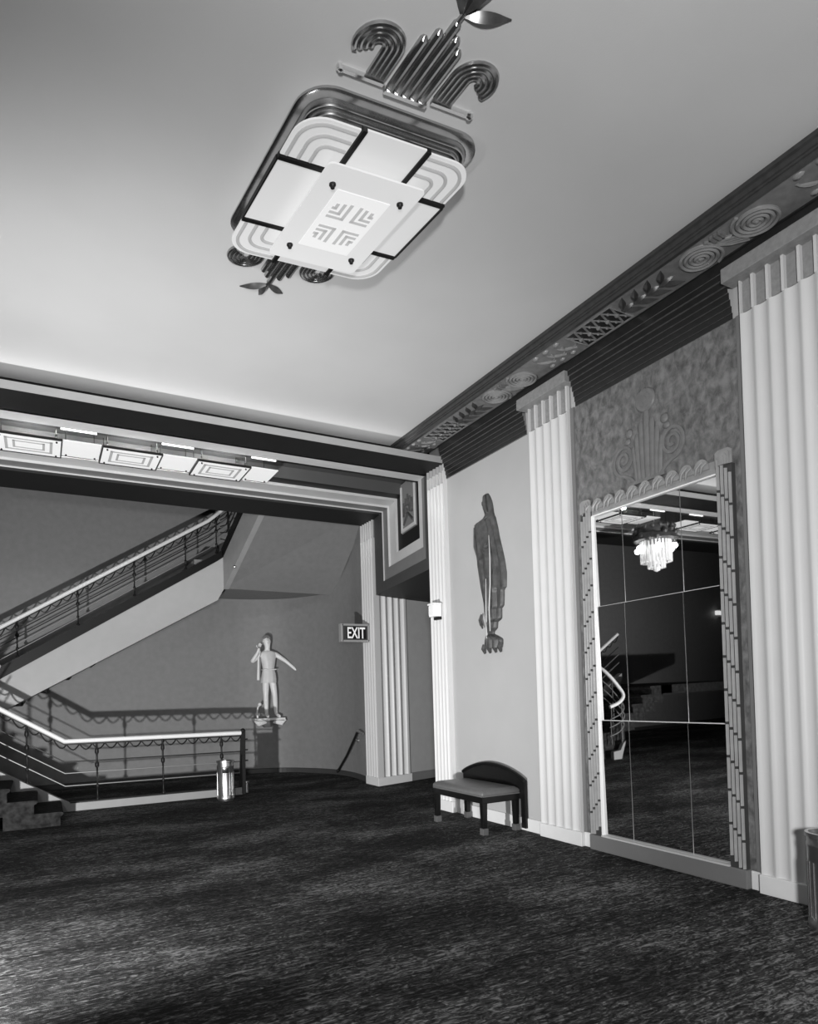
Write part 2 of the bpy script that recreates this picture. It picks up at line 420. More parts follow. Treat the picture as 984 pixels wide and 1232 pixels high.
def leaf(mb, base, tip, w, z, th=.016, mi=0, fold=1):
    b = Vector((base[0], base[1], 0)); e = Vector((tip[0], tip[1], 0)); d = e-b; nn = Vector((-d.y, d.x, 0)).normalized()
    rings = []
    for i in range(9):
        u = i/8; hw = w*sin(PI*min(max(u, .03), .97)**.85)
        c = b+d*u
        tk = th*hw/w
        rings.append([(c.x+nn.x*hw, c.y+nn.y*hw, z+.002), (c.x+nn.x*hw*.5, c.y+nn.y*hw*.5, z-tk*.5), (c.x, c.y, z-tk*1.2), (c.x-nn.x*hw*.5, c.y-nn.y*hw*.5, z-tk*.5), (c.x-nn.x*hw, c.y-nn.y*hw, z+.002)])
    mb.loft(rings, True, True, mi)
for off in (-2.65, 0, 2.65):
    for (cx, cy, R0, a0, sg) in ((4.55, 2.835, .165, PI*.9, -1), (4.55, 3.30, .165, -PI*.1, -1)):
        cy += off
        if not 2.0 < cy < 7.9: continue
        mb = MB(); mb.tube(spiral(cx, cy, R0, 4.2, a0, sg, ZF-.004), [.0165]*int(4.2*26+1), 6, up=(0, 0, 1), fl=1.1)
        mb.ball((cx, cy, ZF-.006), .022, 8)
        mb.obj('scroll_relief', SCROLLM, t, smooth=True)
    cy = 3.07+off
    if 2 < cy < 7.9:
        mb = MB()
        for q in range(3): mb.box(4.40, cy-.05+q*.035, ZF-.03, 4.47, cy-.03+q*.035, ZF, 0)
        for q in range(4): mb.tube([(4.42+.03*q, cy+.10-.01*q, ZF-.004), (4.52+.03*q, cy+.01, ZF-.004), (4.60+.03*q, cy-.12+.01*q, ZF-.004)], .013, 6)
        mb.obj('scroll_tie', RELIEF, t, smooth=True)
    for k in range(4):
        y0 = 3.56+.135*k+off
        if 2 < y0 < 7.8:
            mb = MB()
            for sgn in (-1, 1): leaf(mb, (4.545, y0+.12), (4.545+sgn*.15, y0-.01), .035, ZF, .022)
            leaf(mb, (4.545, y0+.14), (4.545, y0-.02), .03, ZF, .028)
            mb.obj('leaf_relief', LEAFM, t, smooth=True)
    y0, y1 = 4.10+off, 4.66+off
    if y1 < 7.9 and y0 > 2:
        mb = MB()
        mb.tube([(4.40, y0, ZF), (4.70, y0, ZF), (4.70, y1, ZF), (4.40, y1, ZF)], .012, 6, closed=True)
        nx = 5
        for k in range(nx):
            ya = y0+(y1-y0)*k/nx; yb = y0+(y1-y0)*(k+1)/nx
            mb.tube([(4.41, ya, ZF), (4.69, yb, ZF)], .012, 6); mb.tube([(4.69, ya, ZF), (4.41, yb, ZF)], .012, 6)
            mb.ball((4.55, (ya+yb)/2, ZF-.008), .024, 8); mb.ball((4.47, (ya+yb)/2+.03, ZF-.006), .016, 6); mb.ball((4.63, (ya+yb)/2-.03, ZF-.006), .016, 6)
        MB().box(4.41, y0+.01, ZF-.004, 4.69, y1-.01, ZF).obj('lattice_ground', BRONZE, t)
        mb.obj('lattice_relief', RELIEF, t, smooth=True)
    for k in range(3):
        y0 = 4.80+.15*k+off
        if 2.1 < y0 < 7.8:
            mb = MB()
            mb.ball((4.41, y0, ZF), .028, 8, (1, 1.5, .7)); mb.ball((4.66, y0+.03, ZF), .024, 8, (1, 1.5, .7))
            mb.tube([(4.47+.12*sin(q), y0-.05+.1*cos(q), ZF-.002) for q in [i*.3 for i in range(11)]], .010, 6)
            mb.tube([(4.50, y0+.05, ZF), (4.62, y0-.07, ZF)], .012, 6)
            mb.obj('bud_relief', SCROLLM, t, smooth=True)

# ------------------------------------------------------------------ mirror wall panel
struct(MB().box(W-.012, 3.16, .146, W, 5.08, 4.50).obj('trim_6', MARBLE, origin=(W, 4.1, 0)))
mb = MB()
mb.box(W-.024, 5.03, .146, W-.012, 5.08, 4.5); mb.box(W-.024, 3.16, .146, W-.012, 3.21, 4.5)
struct(mb.obj('trim_7', GREYB, origin=(W, 4.1, 0)))
t = thing('wall_mirror', 'tall dark wall mirror of nine panes in a scalloped carved frame', 'mirror', (W-.03, 4.1, 0))
ys = [3.41, 3.775, 4.424, 4.79]; zs = [.165, 1.29, 2.41, 3.30]
MB().box(W-.02, 3.41, .16, W-.012, 4.79, 3.30).obj('backing', JOINT, t)
for i in range(3):
    for j in range(3):
        a, b = ys[i]+.004, ys[i+1]-.004; c, d = zs[j]+.004, zs[j+1]-.004
        mb = MB(); e = .006
        TL = .014; x0 = x1 = 0
        X_ = lambda z: W-.026-(z-c)*TL
        mb.loft([[(W-.02, a, c), (W-.02, b, c), (W-.02, b, d), (W-.02, a, d)], [(X_(c), a, c), (X_(c), b, c), (X_(d), b, d), (X_(d), a, d)]])
        mb.obj('mirror_pane', MIRROR, t)
REEDG = plain('reeding_glaze', .30, .33, var=.1, scale=12)
def jamb(ya, yb, flip):
    mb = MB()
    mb.box(W-.055, ya, .15, W-.012, yb, 3.36)
    o = mb.obj('jamb', DGREY, t)
    nb = 12; h = (3.36-.17)/nb; nr = 4; pw = (yb-ya)/nr
    rb = MB()
    for k in range(nb):
        for q in range(nr):
            y0 = ya+q*pw+.005; y1 = y0+pw-.010; yc = (y0+y1)/2
            sl = (.5-(q+.5)/nr)*.17*flip
            z0 = .17+k*h+.012+sl; z1 = z0+h-.022
            z0 = max(z0, .155); z1 = min(z1, 3.42)
            rb.loft([[(W-.055, y0, z), (W-.070, y0+.006, z), (W-.078, yc, z), (W-.070, y1-.006, z), (W-.055, y1, z)] for z in (z0, z1)])
    rb.obj('reeding', REEDG, o, smooth=True)
    return o
jamb(3.27, 3.41, -1); jamb(4.80, 4.945, 1)
MB().box(W-.058, 4.78, .16, W-.012, 4.80, 3.31).obj('edge_strip', WHITEP, t)
MB().box(W-.062, 3.41, 3.30, W-.012, 4.79, 3.312).obj('edge_strip', WHITEP, t)
MB().box(W-.056, 3.41, 3.312, W-.012, 4.79, 3.34).obj('head_lip', FRAMEG, t)
MB().box(W-.07, 3.262, 0, W, 4.955, .15).obj('sill', GREYB, t, bevel=.008)
MB().box(W-.075, 3.41, .15, W-.012, 4.79, .165).obj('sill_lip', LIGHTB, t)
# scalloped head: leaning leaf-lobes over a flat band
mb = MB(); mb.box(W-.045, 3.41, 3.33, W-.012, 4.95, 3.42); hd = mb.obj('head_band', FRAMEG, t)
for k in range(10):
    yc = 4.86-k*.146
    mb = MB(); pts = []
    for i in range(15):
        a = PI*i/14; pts.append((W-.045, yc-.075*cos(a), 3.37+.10*sin(a)))
    mb.prism(pts, (-.012, 0, 0))
    for q in range(2):
        mb.tube([(W-.06, yc+.055-.05*q, 3.345), (W-.072, yc+.03-.05*q, 3.40), (W-.066, yc-.02-.04*q, 3.445-.02*q)], [.006, .013, .006], 6)
    mb.obj('scallop', FRAMEG, hd, smooth=True)
for (ya, yb) in ((3.265, 3.415), (4.80, 4.95)):
    mb = MB()
    for q in range(4):
        w = (yb-ya)/8*(4-q); yc = (ya+yb)/2
        pts = [(W-.05-.008*q, yc-w, 3.36), (W-.05-.008*q, yc+w, 3.36), (W-.05-.008*q, yc+w, 3.47-.02*q), (W-.05-.008*q, yc+w*.6, 3.49-.02*q), (W-.05-.008*q, yc-w*.6, 3.49-.02*q), (W-.05-.008*q, yc-w, 3.47-.02*q)]
        mb.prism(pts, (-.01, 0, 0))
    mb.obj('corner_block', FRAMEG, t)

PALM = plain('palmette_glaze', .155, .4, var=.15, scale=14)
# palmette above the mirror
t = thing('palmette_ornament', 'grey carved palmette with side scrolls on the mottled panel above the mirror', 'wall ornament', (W-.03, 4.12, 3.5))
mb = MB(); yc = 4.12
for k, (dy, top, w) in enumerate(((0, 4.10, .035), (-.062, 4.02, .03), (.062, 4.02, .03), (-.115, 3.92, .028), (.115, 3.92, .028), (-.16, 3.82, .024), (.16, 3.82, .024))):
    mb.tube([(W-.014, yc+dy*.8, 3.48), (W-.018, yc+dy*.9, 3.7), (W-.018, yc+dy, top-.03), (W-.012, yc+dy, top+.015)], [w, w, w, w*.6], 8, up=(1, 0, 0), fl=.5)
mb.obj('reeds', PALM, t, smooth=True)
mb = MB()
for k in range(3):
    mb.lathe([(.105-.035*k, 0), (.11-.035*k, -.006), (.10-.035*k, -.020-.006*k), (.085-.035*k, -.022-.006*k)], (W-.012, yc, 4.21), 20, ax='x')
mb.obj('rosette', PALM, t, smooth=True)
for sgn in (-1, 1):
    mb = MB(); pts = []
    for i in range(70):
        u = i/69; a = (-.5*PI)+2*PI*2.1*u; rr = .15*(1-.85*u)
        pts.append((W-.018, yc+sgn*(.27+rr*cos(a)*.9), 3.74+rr*sin(a)))
    pts = [(W-.018, yc+sgn*.15, 3.50), (W-.018, yc+sgn*.20, 3.55)]+pts
    mb.tube(pts, .018, 6, up=(1, 0, 0), fl=.6)
    mb.obj('scroll', PALM, t, smooth=True)
    mb = MB(); mb.ball((W-.016, yc+sgn*.20, 3.97), .045, 10, (.5, 1, 1)); mb.ball((W-.016, yc+sgn*.22, 3.90), .04, 10, (.5, 1, .8))
    mb.obj('bud', PALM, t, smooth=True)
MB().box(W-.04, yc-.20, 3.47, W-.012, yc+.20, 3.50).obj('foot_rail', PALM, t)

# ------------------------------------------------------------------ draped relief figure on the right wall
rows = [ # z_px(crop), left, right of the outline
 (92,206,232),(110,198,242),(150,195,256),(185,198,262),(208,204,264),(228,208,266),(248,196,270),(258,160,274),(266,128,278),(300,126,284),(340,126,292),(400,128,300),(480,133,316),(560,138,331),(640,148,340),(690,154,338),(735,162,336),(745,164,322),(800,174,320),(850,180,316),(858,181,302),(925,192,300),(938,194,286),(945,195,272),(985,201,268),(1005,203,244),(1022,200,246),(1040,192,280),(1058,182,302),(1090,180,302),(1110,184,298)]
def relief_y(px): # crop x -> world y on the wall plane
    return 6.59-(px-220)*.0029
def relief_z(py): return 4.045-(py-90)*(4.045-2.10)/(1130-90)
t = thing('relief_figure', 'dark bronze relief of a robed standing figure on the pale wall above the bench', 'wall sculpture', (W-.04, 6.55, 2.1))
NX = 28; mb = MB(); rings = []
def lerp_rows(py):
    for i in range(len(rows)-1):
        if rows[i][0] <= py <= rows[i+1][0]:
            u = (py-rows[i][0])/(rows[i+1][0]-rows[i][0]); return (rows[i][1]+(rows[i+1][1]-rows[i][1])*u, rows[i][2]+(rows[i+1][2]-rows[i][2])*u)
    return rows[-1][1:]
NZ = 110
for k in range(NZ+1):
    py = 92+(1112-92)*k/NZ; l, r = lerp_rows(py); ring = []
    wd = (r-l)*.0029
    for i in range(NX+1):
        u = i/NX; y = relief_y(l+(r-l)*u); dome = max(0, 1-(2*u-1)**2)**.5
        h = .006+min(.05, .25*wd)*dome
        if py > 262 and py < 1010:
            h += .015*dome*(sin(u*26+py*.004)+.5*sin(u*47-py*.006))
            # hanging cloak to the right and the slimmer body in the middle
            bw = math.exp(-((u-.42)/.2)**2); h += .018*bw*(1 if py < 640 else .7)
            if abs(u-.63) < .04: h -= .02
        if 100 < py < 215:   # the head: brow, nose, veil
            h += .018*math.exp(-((u-.35)/.2)**2)*(1 if py < 200 else .6)
            if 145 < py < 172: h += .012*math.exp(-((u-.28)/.08)**2)
            if abs(u-.66) < .06: h -= .02
        if py > 1022: h += .03*dome*abs(sin(u*PI*3.5))
        ring.append((W-max(h, .006), y, relief_z(py)))
    ring += [(W, relief_y(r), relief_z(py)), (W, relief_y(l), relief_z(py))]
    rings.append(ring)
mb.loft(rings); mb.obj('body', FIGURE, t, smooth=True)
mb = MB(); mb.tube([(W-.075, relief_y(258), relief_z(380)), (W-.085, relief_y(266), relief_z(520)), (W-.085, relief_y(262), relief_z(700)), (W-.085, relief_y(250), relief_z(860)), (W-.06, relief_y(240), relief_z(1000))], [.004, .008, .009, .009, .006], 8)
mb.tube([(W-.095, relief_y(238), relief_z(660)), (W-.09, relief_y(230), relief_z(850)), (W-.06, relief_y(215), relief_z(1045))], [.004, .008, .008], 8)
mb.obj('robe_edge_shine', LIGHTB, t, smooth=True)  # pale tubes painted in for the shine along the robe's polished edges
mb = MB(); mb.tube([(W-.05, relief_y(175), relief_z(880)), (W-.05, relief_y(164), relief_z(915)), (W-.05, relief_y(172), relief_z(945)), (W-.05, relief_y(182), relief_z(975))], [.01, .02, .02, .008], 8); mb.obj('tassel', FIGURE, t, smooth=True)
mb = MB(); mb.tube([(W-.04, relief_y(142), relief_z(290)), (W-.06, relief_y(152), relief_z(420)), (W-.06, relief_y(178), relief_z(520)), (W-.075, relief_y(225), relief_z(470))], [.018, .026, .024, .018], 8); mb.ball((W-.08, relief_y(240), relief_z(445)), .032, 8)
for q in range(5): mb.tube([(W-.08, relief_y(238+3*q), relief_z(452-7*q)), (W-.09, relief_y(250+2*q), relief_z(448-8*q)), (W-.08, relief_y(258), relief_z(452-8*q))], .008, 6)
mb.obj('sleeve', FIGURE, t, smooth=True)
mb = MB()
for px in (184, 222, 262, 296): leafp = mb.tube([(W-.03, relief_y(px), relief_z(1085)), (W-.05, relief_y(px-3), relief_z(1112)), (W-.02, relief_y(px-4), relief_z(1142))], [.03, .026, .012], 8)
mb.obj('foot', FIGURE, t, smooth=True)

# ------------------------------------------------------------------ bench
t = thing('bench', 'small dark wooden bench with grey leather seat and low arched back', 'bench', (4.54, 6.6, 0))
bx0, bx1, by0, by1 = 4.28, 4.80, 6.08, 7.14
MB().box(bx0, by0, .35, bx1, by1, .43).obj('seat_frame', WOODD, t, bevel=.008)
mb = MB(); rings = []
for u, zz, ins in ((0, .43, .0), (.3, .455, -.008), (.6, .48, .0), (1, .505, .035), (1, .515, .09)):
    rings.append([(bx0+ins, by0+ins, zz), (bx1-ins, by0+ins, zz), (bx1-ins, by1-ins, zz), (bx0+ins, by1-ins, zz)])
mb.loft(rings); mb.obj('seat', LEATHER, t, smooth=True, bevel=.012)
mb = MB(); mb.box(bx0+.01, by0+.004, .425, bx0-.006, by1-.004, .437); mb.box(bx0+.01, by0-.006, .425, bx1, by0+.004, .437); mb.obj('piping', LEATHER, t)
for x in (bx0+.035, bx1-.035):
    for y in (by0+.035, by1-.035):
        mb = MB(); mb.loft([[(x-q, y-q, z), (x+q, y-q, z), (x+q, y+q, z), (x-q, y+q, z)] for q, z in ((.027, .075), (.033, .36))])
        lg = mb.obj('leg', WOODD, t, bevel=.004)
        MB().box(x-.036, y-.036, 0, x+.036, y+.036, .075).obj('foot_cap', plain('foot_cap_metal', .12, .4, metal=.3), lg, bevel=.004)
mb = MB(); pts = []
for i in range(25):
    u = i/24; pts.append((bx1, by0-.10+(by1-by0+.20)*u, .575+.15*sin(PI*u)**.8))
ring = [(bx1, by0-.10, .03)]+pts+[(bx1, by1+.10, .03), (bx1, by1+.02, .03), (bx1, by1+.02, .36), (bx1, by0-.02, .36), (bx1, by0-.02, .03)]
mb.prism(ring, (.04, 0, 0)); mb.obj('backrest', WOODD, t, bevel=.006)
mb = MB(); mb.tube(pts, .022, 8); mb.obj('back_rim', WOODD, t, smooth=True)

# ------------------------------------------------------------------ ash urns
def urn(x, y, r, h, label):
    t = thing('ash_urn', label, 'ash urn', (x, y, 0), 'cylindrical metal ash urns')
    mb = MB(); mb.lathe([(r*.93, 0), (r*.95, .02), (r*1.03, .03), (r*1.03, .055), (r*.97, .07), (r*.97, h-.10), (r, h-.09), (r, h-.075), (r*.97, h-.06), (r*.97, h-.03), (r*1.05, h-.025), (r*1.05, h), (r*.9, h), (r*.9, h-.05)], (x, y, 0), 40); mb.obj('body', STEEL, t, smooth=True)
    mb = MB()
    for k in range(20):
        a = 2*PI*k/20; mb.tube([(x+r*.972*cos(a), y+r*.972*sin(a), .08), (x+r*.972*cos(a), y+r*.972*sin(a), h-.19)], .006, 6)
    mb.obj('fluting', CHROME, t, smooth=True)
    MB().lathe([(.0, h-.05), (r*.9, h-.045), (r*.9, h-.06), (0, h-.06)], (x, y, 0), 30).obj('sand_tray', DGREY, t)
    a = math.atan2(-y, -x)
    mb = MB(); ring = []
    for z0, z1, rr in ((h-.19, h-.11, r*1.0),):
        A = [a-.35+.7*i/8 for i in range(9)]
        mb.loft([[(x+q*cos(b), y+q*sin(b), z) for b in A] + [(x+(q-.01)*cos(b), y+(q-.01)*sin(b), z) for b in reversed(A)] for q, z in ((rr, z0), (rr+.008, z0+.01), (rr+.008, z1))])
    mb.obj('plate', CHROME, t, smooth=True)
    return t
urn(2.56, 10.72, .135, .63, 'shiny cylindrical ash urn standing at the end of the lower stair railing')
urn(4.44, 2.44, .135, .63, 'cylindrical metal ash urn cut off by the right edge, beside the big pilaster')

# ------------------------------------------------------------------ exit sign and wall box
t = thing('exit_sign', 'framed exit sign fixed to the side of the far corner pilaster', 'exit sign', (4.88, 10.67, 2.54))
sx0, sx1, sz0, sz1, sy = 4.60, 5.15, 2.555, 2.875, 10.64
MB().box(sx0+.02, sy+.01, sz0+.02, sx1-.02, sy+.10, sz1-.02).obj('box', DGREY, t)
mb = MB()
for a in ((sx0, sz0, sx1, sz0+.035), (sx0, sz1-.035, sx1, sz1), (sx0, sz0+.035, sx0+.035, sz1-.035), (sx1-.035, sz0+.035, sx1, sz1-.035)):
    mb.box(a[0], sy, a[1], a[2], sy+.11, a[3])
mb.obj('rim', FASC, t, bevel=.004)
MB().box(sx0+.10, sy+.004, sz0+.055, sx1-.07, sy+.012, sz1-.055).obj('face', BLACK, t)
cu = bpy.data.curves.new('exit_letters', 'FONT'); cu.body = 'EXIT'; cu.size = .29; cu.extrude = .006; cu.align_x = 'CENTER'; cu.align_y = 'CENTER'; cu.offset = .0035
tmp = bpy.data.objects.new('tmp_text', cu); C.objects.link(tmp)
bpy.context.view_layer.update()
me = bpy.data.meshes.new_from_object(tmp.evaluated_get(bpy.context.evaluated_depsgraph_get()))
bpy.data.objects.remove(tmp)
bbx = [v.co.x for v in me.vertices]; w0 = max(bbx)-min(bbx); cx = (max(bbx)+min(bbx))/2
bby = [v.co.y for v in me.vertices]; h0 = max(bby)-min(bby); cy = (max(bby)+min(bby))/2
for v in me.vertices:
    a, b, c = v.co; v.co = ((a-cx)*.34/w0+4.89-4.88, sy-.002-c*.6-10.67, (b-cy)*.195/h0+(sz0+sz1)/2-2.54)
me.materials.clear(); me.materials.append(SIGNL)
o = bpy.data.objects.new('lettering', me); C.objects.link(o); o.parent = t; o['_o'] = (0, 0, 0)
for x in (sx0+.03, sx1-.02):
    for z in (sz0+.02, sz1-.02): mb = MB(); mb.ball((x, sy-.002, z), .016, 8); mb.obj('screw', CHROME, t, smooth=True)

t = thing('wall_box', 'small white box fixed halfway up the pilaster behind the bench', 'wall box', (4.73, 7.69, 2.64))
MB().box(4.67, 7.62, 2.65, 4.785, 7.77, 2.81).obj('housing', WHITEP, t, bevel=.006)
MB().box(4.655, 7.61, 2.81, 4.785, 7.78, 2.832).obj('lid', WHITEP, t, bevel=.004)
MB().box(4.66, 7.635, 2.67, 4.671, 7.755, 2.79).obj('front_plate', WHITEP, t)
MB().box(4.74, 7.635, 2.61, 4.79, 7.755, 2.65).obj('bracket', IRON, t)

t = thing('wall_handrail', 'short sloping handrail on the curved wall left of the corner pilaster', 'handrail', (5.25, 12, .1))
mb = MB(); mb.tube([(5.23, 11.25, .90), (5.235, 11.40, .93), (5.25, 11.52, .90), (5.26, 11.64, .80), (5.28, 12.1, .42), (5.24, 12.5, .07)], .025, 10); mb.obj('rail', RAILW if 0 else IRON, t, smooth=True)
mb = MB(); mb.tube([(5.23, 11.22, .89), (5.235, 11.38, .93), (5.245, 11.47, .925)], .029, 10); mb.obj('curled_end', STEEL, t, smooth=True)
mb = MB(); mb.tube([(5.26, 11.66, .79), (5.31, 11.66, .74), (5.335, 11.66, .74)], .014, 8); mb.lathe([(.035, 0), (.03, -.02)], (5.335, 11.66, .74), 12, ax='x'); mb.obj('bracket', STEEL, t, smooth=True)
mb = MB(); mb.ball((5.235, 12.46, .10), .035, 10); mb.obj('knob', IRON, t, smooth=True)

# ------------------------------------------------------------------ statue on a bracket
t = thing('wall_bracket', 'carved scroll bracket shelf carrying the pale statue on the curved wall', 'bracket', (4.22, 13.75, 1.08))
mb = MB(); mb.prism([(3.90, 13.62, 1.14), (4.55, 13.62, 1.14), (4.55, 13.8, 1.14), (4.42, 13.9, 1.14), (4.15, 14.0, 1.14), (3.90, 14.08, 1.14)], (0, 0, .045)); mb.obj('shelf', STATUE, t, bevel=.006)
for sgn, cx in ((-1, 3.95), (1, 4.50)):
    mb = MB()
    for q in range(3):
        mb.tube([(cx-sgn*.24+sgn*.02*q, 13.70, 1.125-.02*q), (cx-sgn*.10, 13.66, 1.115-.024*q), (cx+sgn*(.02-.02*q), 13.64, 1.105-.030*q), (cx+sgn*(.06-.03*q), 13.65, 1.13-.034*q), (cx+sgn*(.045-.03*q), 13.66, 1.15-.034*q)], [.012, .022, .024, .02, .012], 8)
    mb.obj('scroll', STATUE, t, smooth=True)
mb = MB(); mb.loft([[(4.225-w, 13.65+d, z), (4.225+w, 13.65+d, z), (4.225+w, 13.98, z), (4.225-w, 13.98, z)] for w, d, z in ((.2, 0, 1.14), (.12, .08, 1.05), (.05, .18, .98))]); mb.obj('corbel', HALL, t)
mb = MB(); mb.tube([(3.98, 13.72, 1.18), (3.965, 13.72, 1.30), (3.985, 13.72, 1.42), (4.02, 13.72, 1.46)], [.02, .018, .016, .014], 8); mb.ball((4.02, 13.70, 1.48), .04, 10); mb.obj('curl', STATUE, t, smooth=True)

def skin_obj(name, verts, edges, radii, mat, parent, root=0, sub=2):
    L = Vector(parent['_o'])
    me = bpy.data.meshes.new(name); me.from_pydata([Vector(v)-L for v in verts], edges, []); me.update()
    o = bpy.data.objects.new(name, me); C.objects.link(o)
    m = o.modifiers.new('skin', 'SKIN'); m.branch_smoothing = .6; m.use_smooth_shade = True
    s = o.modifiers.new('sub', 'SUBSURF'); s.levels = sub; s.render_levels = sub
    if not me.skin_vertices:
        import bmesh
        bm = bmesh.new(); bm.from_mesh(me); bm.verts.layers.skin.verify(); bm.to_mesh(me); bm.free()
    for i, sv in enumerate(me.skin_vertices[0].data):
        sv.radius = radii[i] if isinstance(radii[i], (tuple, list)) else (radii[i], radii[i]); sv.use_root = (i == root)
    bpy.context.view_layer.update()
    dg = bpy.context.evaluated_depsgraph_get()
    me2 = bpy.data.meshes.new_from_object(o.evaluated_get(dg)); bpy.data.objects.remove(o)
    return me2, L
t = thing('statue', 'pale statue of a youth in a short tunic standing on the wall bracket', 'statue', (4.25, 13.75, 1.19))
Y0 = 13.76
J = {}
V = []; Rd = []; E = []
def jt(n, x, y, z, r, link=None):
    J[n] = len(V); V.append((x, Y0+y, z)); Rd.append(r)
    if link: E.append((J[link], J[n]))
jt('pelvis', 4.25, 0, 2.08, (.125, .095))
jt('waist', 4.245, .0, 2.24, (.11, .085), 'pelvis')
jt('chest', 4.245, -.01, 2.42, (.14, .10), 'waist')
jt('collar', 4.24, .0, 2.56, (.10, .08), 'chest')
jt('neck', 4.235, .0, 2.66, .052, 'collar')
jt('jaw', 4.225, -.035, 2.745, (.062, .07), 'neck')
jt('skull', 4.22, -.01, 2.84, (.082, .095), 'jaw')
jt('crown', 4.22, .0, 2.91, (.06, .07), 'skull')
jt('shl', 4.09, .0, 2.545, .062, 'collar'); jt('ell', 3.87, -.06, 2.37, .045, 'shl'); jt('wrl', 3.985, -.16, 2.58, .032, 'ell'); jt('hal', 4.005, -.18, 2.66, (.036, .022), 'wrl')
jt('shr', 4.40, .0, 2.545, .062, 'collar'); jt('elr', 4.61, -.06, 2.395, .043, 'shr'); jt('wrr', 4.80, -.13, 2.21, .030, 'elr'); jt('har', 4.85, -.15, 2.165, (.032, .022), 'wrr')
for s, sx, kx, fx in (('l', 4.175, 4.165, 4.19), ('r', 4.325, 4.36, 4.395)):
    jt('hip'+s, sx, 0, 1.98, .092, 'pelvis'); jt('kn'+s, kx, -.035, 1.66, .058, 'hip'+s); jt('ca'+s, (kx+fx)/2, .01, 1.50, .058, 'kn'+s); jt('an'+s, fx, .02, 1.265, .036, 'ca'+s)
    jt('ba'+s, fx+(-.01 if s == 'l' else .02), -.10, 1.225, (.042, .028), 'an'+s); jt('to'+s, fx+(-.02 if s == 'l' else .03), -.17, 1.215, (.034, .02), 'ba'+s)
me2, L = skin_obj('body', V, E, Rd, STATUE, t)
mb = MB(); mb.v = [tuple(v.co+L) for v in me2.vertices]; mb.f = [tuple(p.vertices) for p in me2.polygons]; mb.m = [0]*len(mb.f)
def fingers(hx, hy, hz, dx, dz, sg):
    d = Vector((dx, -.15, dz)).normalized(); side = Vector((-d.z, 0, d.x))*sg
    for k, ln in enumerate((.075, .085, .08, .062)):
        b = Vector((hx, hy, hz))+side*(.024-.016*k); mb.tube([b, b+d*ln*.5+Vector((0, -.006, 0)), b+d*ln*.85+Vector((0, -.03, 0))], [.010, .009, .007], 6)
    b = Vector((hx, hy, hz))-d*.03+side*.03; mb.tube([b, b+side*.03+d*.02, b+side*.035+d*.05], [.011, .010, .007], 6)
fingers(4.008, Y0-.185, 2.69, .2, 1, 1); fingers(4.872, Y0-.157, 2.146, .7, -.7, 1)
# face: nose, brow, ears
fx, fy, fz = 4.22, Y0-.11, 2.81
mb.tube([(fx, fy+.012, fz+.035), (fx, fy-.006, fz+.01), (fx, fy-.016, fz-.012), (fx, fy+.012, fz-.02)], [.008, .011, .015, .008], 6)
for s in (-1, 1):
    mb.ball((fx+s*.03, fy+.014, fz+.022), .014, 8, (1.3, .7, .7)); mb.ball((fx+s*.082, fy+.10, fz), .022, 8, (.4, .8, 1.2))
mb.ball((fx, fy+.004, fz-.042), .02, 8, (1.3, .5, .45))
mb.obj('body', STATUE, t, smooth='full', fix=False)
mb = MB(); rings = []
for z, wx, wy, cx in ((2.615, .07, .06, 4.243), (2.60, .135, .075, 4.244), (2.575, .178, .085, 4.245), (2.53, .182, .098, 4.245), (2.46, .165, .112, 4.245), (2.36, .145, .112, 4.247), (2.24, .125, .10, 4.248), (2.20, .13, .105, 4.248), (2.12, .15, .118, 4.25), (2.02, .162, .125, 4.25), (1.93, .165, .125, 4.245)):
    rings.append([(cx+wx*cos(a)*(1+.035*sin(a*9)*(2.6-z)), Y0+wy*sin(a)*(1+.05*sin(a*9)*(2.6-z)), z) for a in [2*PI*i/48 for i in range(48)]])
mb.loft(rings, True, False); mb.obj('tunic', plain('silvered_tunic', .66, .45, metal=.0, var=.06), t, smooth='full')
mb = MB(); mb.tube([(4.12, Y0-.11, 2.215), (4.25, Y0-.125, 2.205), (4.375, Y0-.11, 2.215), (4.375, Y0+.09, 2.215), (4.12, Y0+.09, 2.215)], .013, 6, closed=True); mb.obj('belt', STATUE, t, smooth=True)
mb = MB()
for k in range(60):
    a = 2*PI*((k*.618) % 1); u = k/60; th = .15+1.25*u
    mb.ball((4.22+.084*sin(th)*cos(a), Y0-.005+.098*sin(th)*sin(a)+(.02 if sin(a) < 0 else 0), 2.86+.085*cos(th)), .022, 6)
mb.obj('hair', plain('silvered_hair', .22, .5, metal=.0), t, smooth=True)
mb = MB(); mb.tube([(4.00, Y0-.13, 2.47), (3.995, Y0-.12, 2.25), (3.99, Y0-.10, 1.99)], [.020, .026, .032], 10); mb.tube([(4.03, Y0-.15, 2.60), (4.02, Y0-.15, 2.52), (4.00, Y0-.13, 2.46)], .012, 8); mb.obj('pipe', STATUE, t, smooth=True)
mb = MB(); mb.tube([(4.845, Y0-.165, 2.175), (4.885, Y0-.18, 2.12), (4.905, Y0-.185, 2.10)], [.022, .030, .052], 10); mb.obj('horn', STATUE, t, smooth=True)

# ------------------------------------------------------------------ stairs
def zigzag(mb, path_fn, s0, s1, step, drop, r):
    n = max(2, int((s1-s0)/step)); 
    for k in range(n):
        a = s0+(s1-s0)*k/n; b = s0+(s1-s0)*(k+1)/n; pts = []
        for i in range(7):
            u = i/6; p = path_fn(a+(b-a)*u); pts.append((p[0], p[1], p[2]-.05-drop*sin(PI*u)))
        mb.tube(pts, r, 5)
